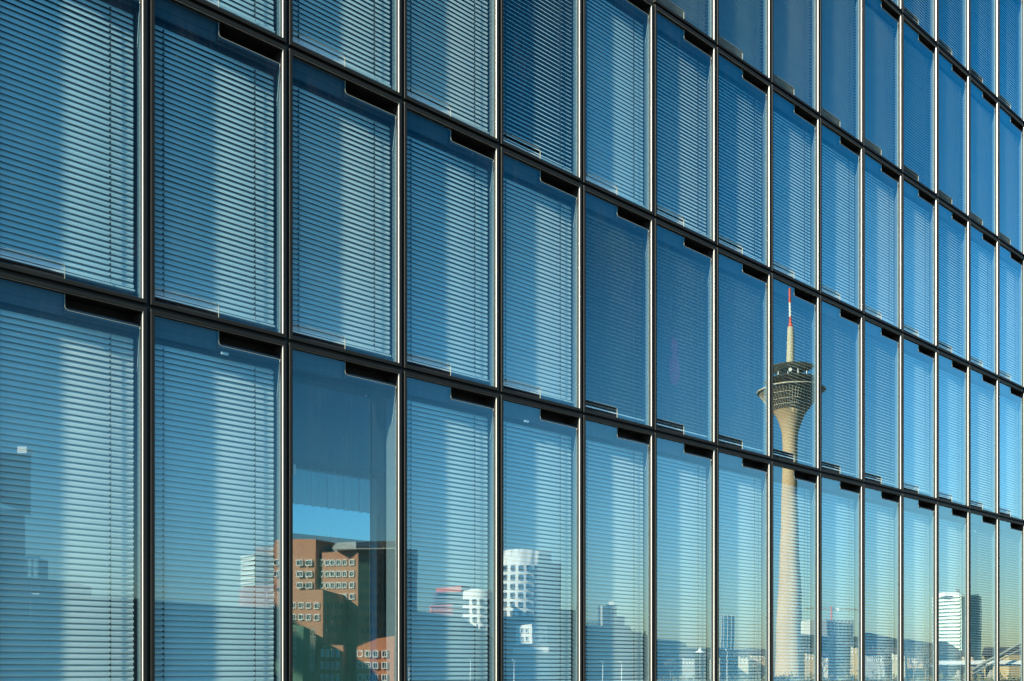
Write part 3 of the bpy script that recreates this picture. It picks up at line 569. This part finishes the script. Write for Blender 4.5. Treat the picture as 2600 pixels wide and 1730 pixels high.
# white slab tower
t = thing('slab_tower', 'white slab tower with dark green end wall reflected near the right edge', 'building', 2430, 900)
wall_block([(2372, 915, 1517), (2439, 893, 1513), (2486, 925, 1511)], 30, mats=mat('slab_glass', (.42, .52, .40), .3, 0, .3, .1), parent=t, levels=[(0, 3, 1.08), (.5, 1, 1.02), (1, 0, 1)], roof=ROOF)
bands(t, (2373, 914), (2438.5, 892.5), 16, 1514, 1660, WHITE, 1.2, .42); bands(t, (2439.5, 893), (2489, 926), 32, 1513, 1660, mat('pale_grid', (.62, .68, .56), .6), .5, .14, 'grid_rail'); posts(t, (2439.5, 893), (2489, 926), 16, 1513, 1660, MATS['pale_grid'], .5, .22, 'grid_post')
box_part('roof_box', 2398, 2436, 897, 1504, 1514, 18, WHITE, t); b = MB(); q2 = P(2430, 900)
for i in range(7): b.tube([(q2.x+i*1.2-2, q2.y, ZH(1506, 900)), (q2.x+i*1.2-2, q2.y, ZH(1490+i % 3*4, 900))], .22, 4)
add('roof_aerial', b.mesh('roof_aerial', GREY), t)
# right edge: quay houses, bridge
t = thing('mansard_house', 'large dark mansard roof over an ochre wall at the far right', 'building', 2550, 420)
wall_block([(2500, 424, 1664), (2560, 420, 1664), (2700, 424, 1664)], 16, mats=OCHRE, parent=t)
b = MB(); A, C = P(2492, 420), P(2710, 422); A2, C2 = P(2512, 428), P(2690, 432); z0, z1 = ZH(1665, 420), ZH(1643, 420); A3, C3 = P(2492, 440), P(2710, 442)
r = [[(A.x, A.y, z0), (C.x, C.y, z0), (C3.x, C3.y, z0), (A3.x, A3.y, z0)], [(A2.x, A2.y, z1), (C2.x, C2.y, z1), (C2.x, C2.y-2, z1), (A2.x, A2.y-2, z1)]]
b.grid(r, 0, False, True); b.face(r[1]); b.face(r[0]); add('roof', b.mesh('roof', ROOF, True), t); windows(t, (2500, 423), (2690, 423), lin(18, .05, .95), [1671, 1680], 4, 6, WFR, DGL, .2, False)
t = thing('bridge', 'low road bridge with white parapet along the quay at the right', 'bridge', 2500, 300)
box_part('deck', 2380, 2760, 300, 1684, 1693, 5, GREY, t); box_part('parapet', 2380, 2760, 299.5, 1678, 1688, .4, WHITE, t)
for px in (2428, 2449, 2515, 2640): box_part('pier', px, px+7, 301, 1693, 1730, 3, PALE, t)
t = thing('inclined_pylon', 'slanting pale steel tube rising to the right above the bridge', 'pylon', 2540, 290)
for k_, (y0_, y1_) in enumerate(((1695, 1629), (1706, 1644))):
    b = MB(); a1, a2 = P(2466, 290+k_*8), P(2640, 290+k_*8); b.tube([(a1.x, a1.y, ZH(y0_+8, 290)), (a2.x, a2.y, ZH(y1_-22, 290))], .42 if k_ == 0 else .22, 8); add('tube', b.mesh('tube', mat('pale_steel', (.26, .26, .22), .5)), t)
t = thing('rear_building', 'dull green block seen through the far window of the unshaded room', 'building', 0, 0)
b = MB(); b.box(-30, 160, 70, 90, 0, 14.5); add('wall', b.mesh('wall', mat('dull_green_wall', (.11, .15, .09), .8, 0, .5, .6)), t)
b = MB(); b.box(-30.5, 160.5, 69.5, 90.5, 14.51, 15); add('roof', b.mesh('roof', ROOF), t)
b = MB(); cx_, cz_ = 5*W+.95, zT(1)+1.25
for i in range(12):
    for (r0, r1, zo) in ((.0, .16, 0), (.0, .10, .42)):
        a0, a1 = i*math.pi/6, (i+1)*math.pi/6; b.face([(cx_, .300, cz_+zo), (cx_+r1*math.cos(a0), .300, cz_+zo+r1*1.7*math.sin(a0)), (cx_+r1*math.cos(a1), .300, cz_+zo+r1*1.7*math.sin(a1))])
tag(add('magenta_patch', b.mesh('magenta_patch', mat('magenta_tone', (.75, .08, .38), .6))), 'faint magenta patch behind the blind of a dark pane left of the tv tower', 'mark')  # flat magenta ovals in front of the inner pane
# masts, bare trees
for i, (px, top, lab) in enumerate(((1303, 1676, 'thin lamp mast below the canopy of the low white office'), (1195, 1674, 'thin lamp mast below the shorter curved tower'), (1533, 1680, 'slim lamp mast in front of the flat grey office'), (1580, 1680, 'slim lamp mast right of the flat grey office door'), (1844, 1650, 'tall thin mast in front of the round glass tower'), (1040, 1690, 'short white mast at the corner of the brick blocks'))):
    d = 240; q2 = P(px, d); t = thing('lamp_mast', lab, 'mast', px, d, 'thin masts along the quay'); zt = ZH(top, d)
    b = MB(); b.tube([(q2.x, q2.y, 0), (q2.x, q2.y, zt)], [.12, .07], 5); add('pole', b.mesh('pole', WHITE), t); b = MB(); b.box(q2.x-.5, q2.x+.5, q2.y-.2, q2.y+.2, zt, zt+.15); add('lamp_head', b.mesh('lamp_head', WHITE), t)
BARK = mat('bare_bark', (.20, .17, .12), .9)
def tree(px, d, top, lab, seed):
    rd = random.Random(seed); q2 = P(px, d); hgt = ZH(top, d); t = thing('bare_tree', lab, 'tree', px, d, 'bare trees on the far bank'); tr = MB(); cr = MB()
    base = Vector((q2.x, q2.y, 0)); tr.tube([base, base+Vector((0, 0, hgt*.45))], [.28, .17], 6)
    def br(p, dr, L, r, lv, mb):
        e = p+dr*L; mb.tube([p, e], [r, r*.6], 4)
        if lv:
            for _ in range(3): br(p+dr*L*rd.uniform(.5, 1), (dr+Vector((rd.gauss(0, .45), rd.gauss(0, .45), rd.gauss(.15, .3)))).normalized(), L*rd.uniform(.55, .75), r*.6, lv-1, mb)
    for i in range(6): br(base+Vector((0, 0, hgt*rd.uniform(.25, .45))), Vector((rd.gauss(0, .5), rd.gauss(0, .5), 1)).normalized(), hgt*.24, .12, 4, cr)
    add('trunk', tr.mesh('trunk', BARK), t); add('crown', cr.mesh('crown', BARK), t)
for i, (px, d, top, lab) in enumerate(((2352, 300, 1622, 'bare tree left of the white slab tower'), (2322, 310, 1640, 'smaller bare tree two windows left of the slab tower'), (1925, 330, 1660, 'bare tree left of the tv tower foot'), (2090, 320, 1655, 'bare tree below the crane'), (2240, 300, 1648, 'bare tree between the crane and the slab tower'), (1700, 330, 1662, 'bare tree left of the tent roof'), (2150, 330, 1668, 'low bare tree right of the tv tower')))  :
    tree(px, d, top, lab, i+3)
# far bank strips: hedge and distant trees as one mass each
rd = random.Random(5); b = MB()
for i in range(2600):
    px = rd.uniform(1650, 2650); d = rd.uniform(255, 275); q2 = P(px, d); z = abs(rd.gauss(0, 1.0))+.1; s_ = rd.uniform(.15, .45)
    v = [Vector((rd.gauss(0, s_), rd.gauss(0, s_), rd.gauss(0, s_))) for _ in range(3)]; b.face([(q2.x+e.x, q2.y+e.y, z+e.z) for e in v])
tag(add('bank_shrubs', b.mesh('bank_shrubs', mat('dull_shrub', (.14, .13, .05), .9, 0, .5, 2))), kind='stuff')
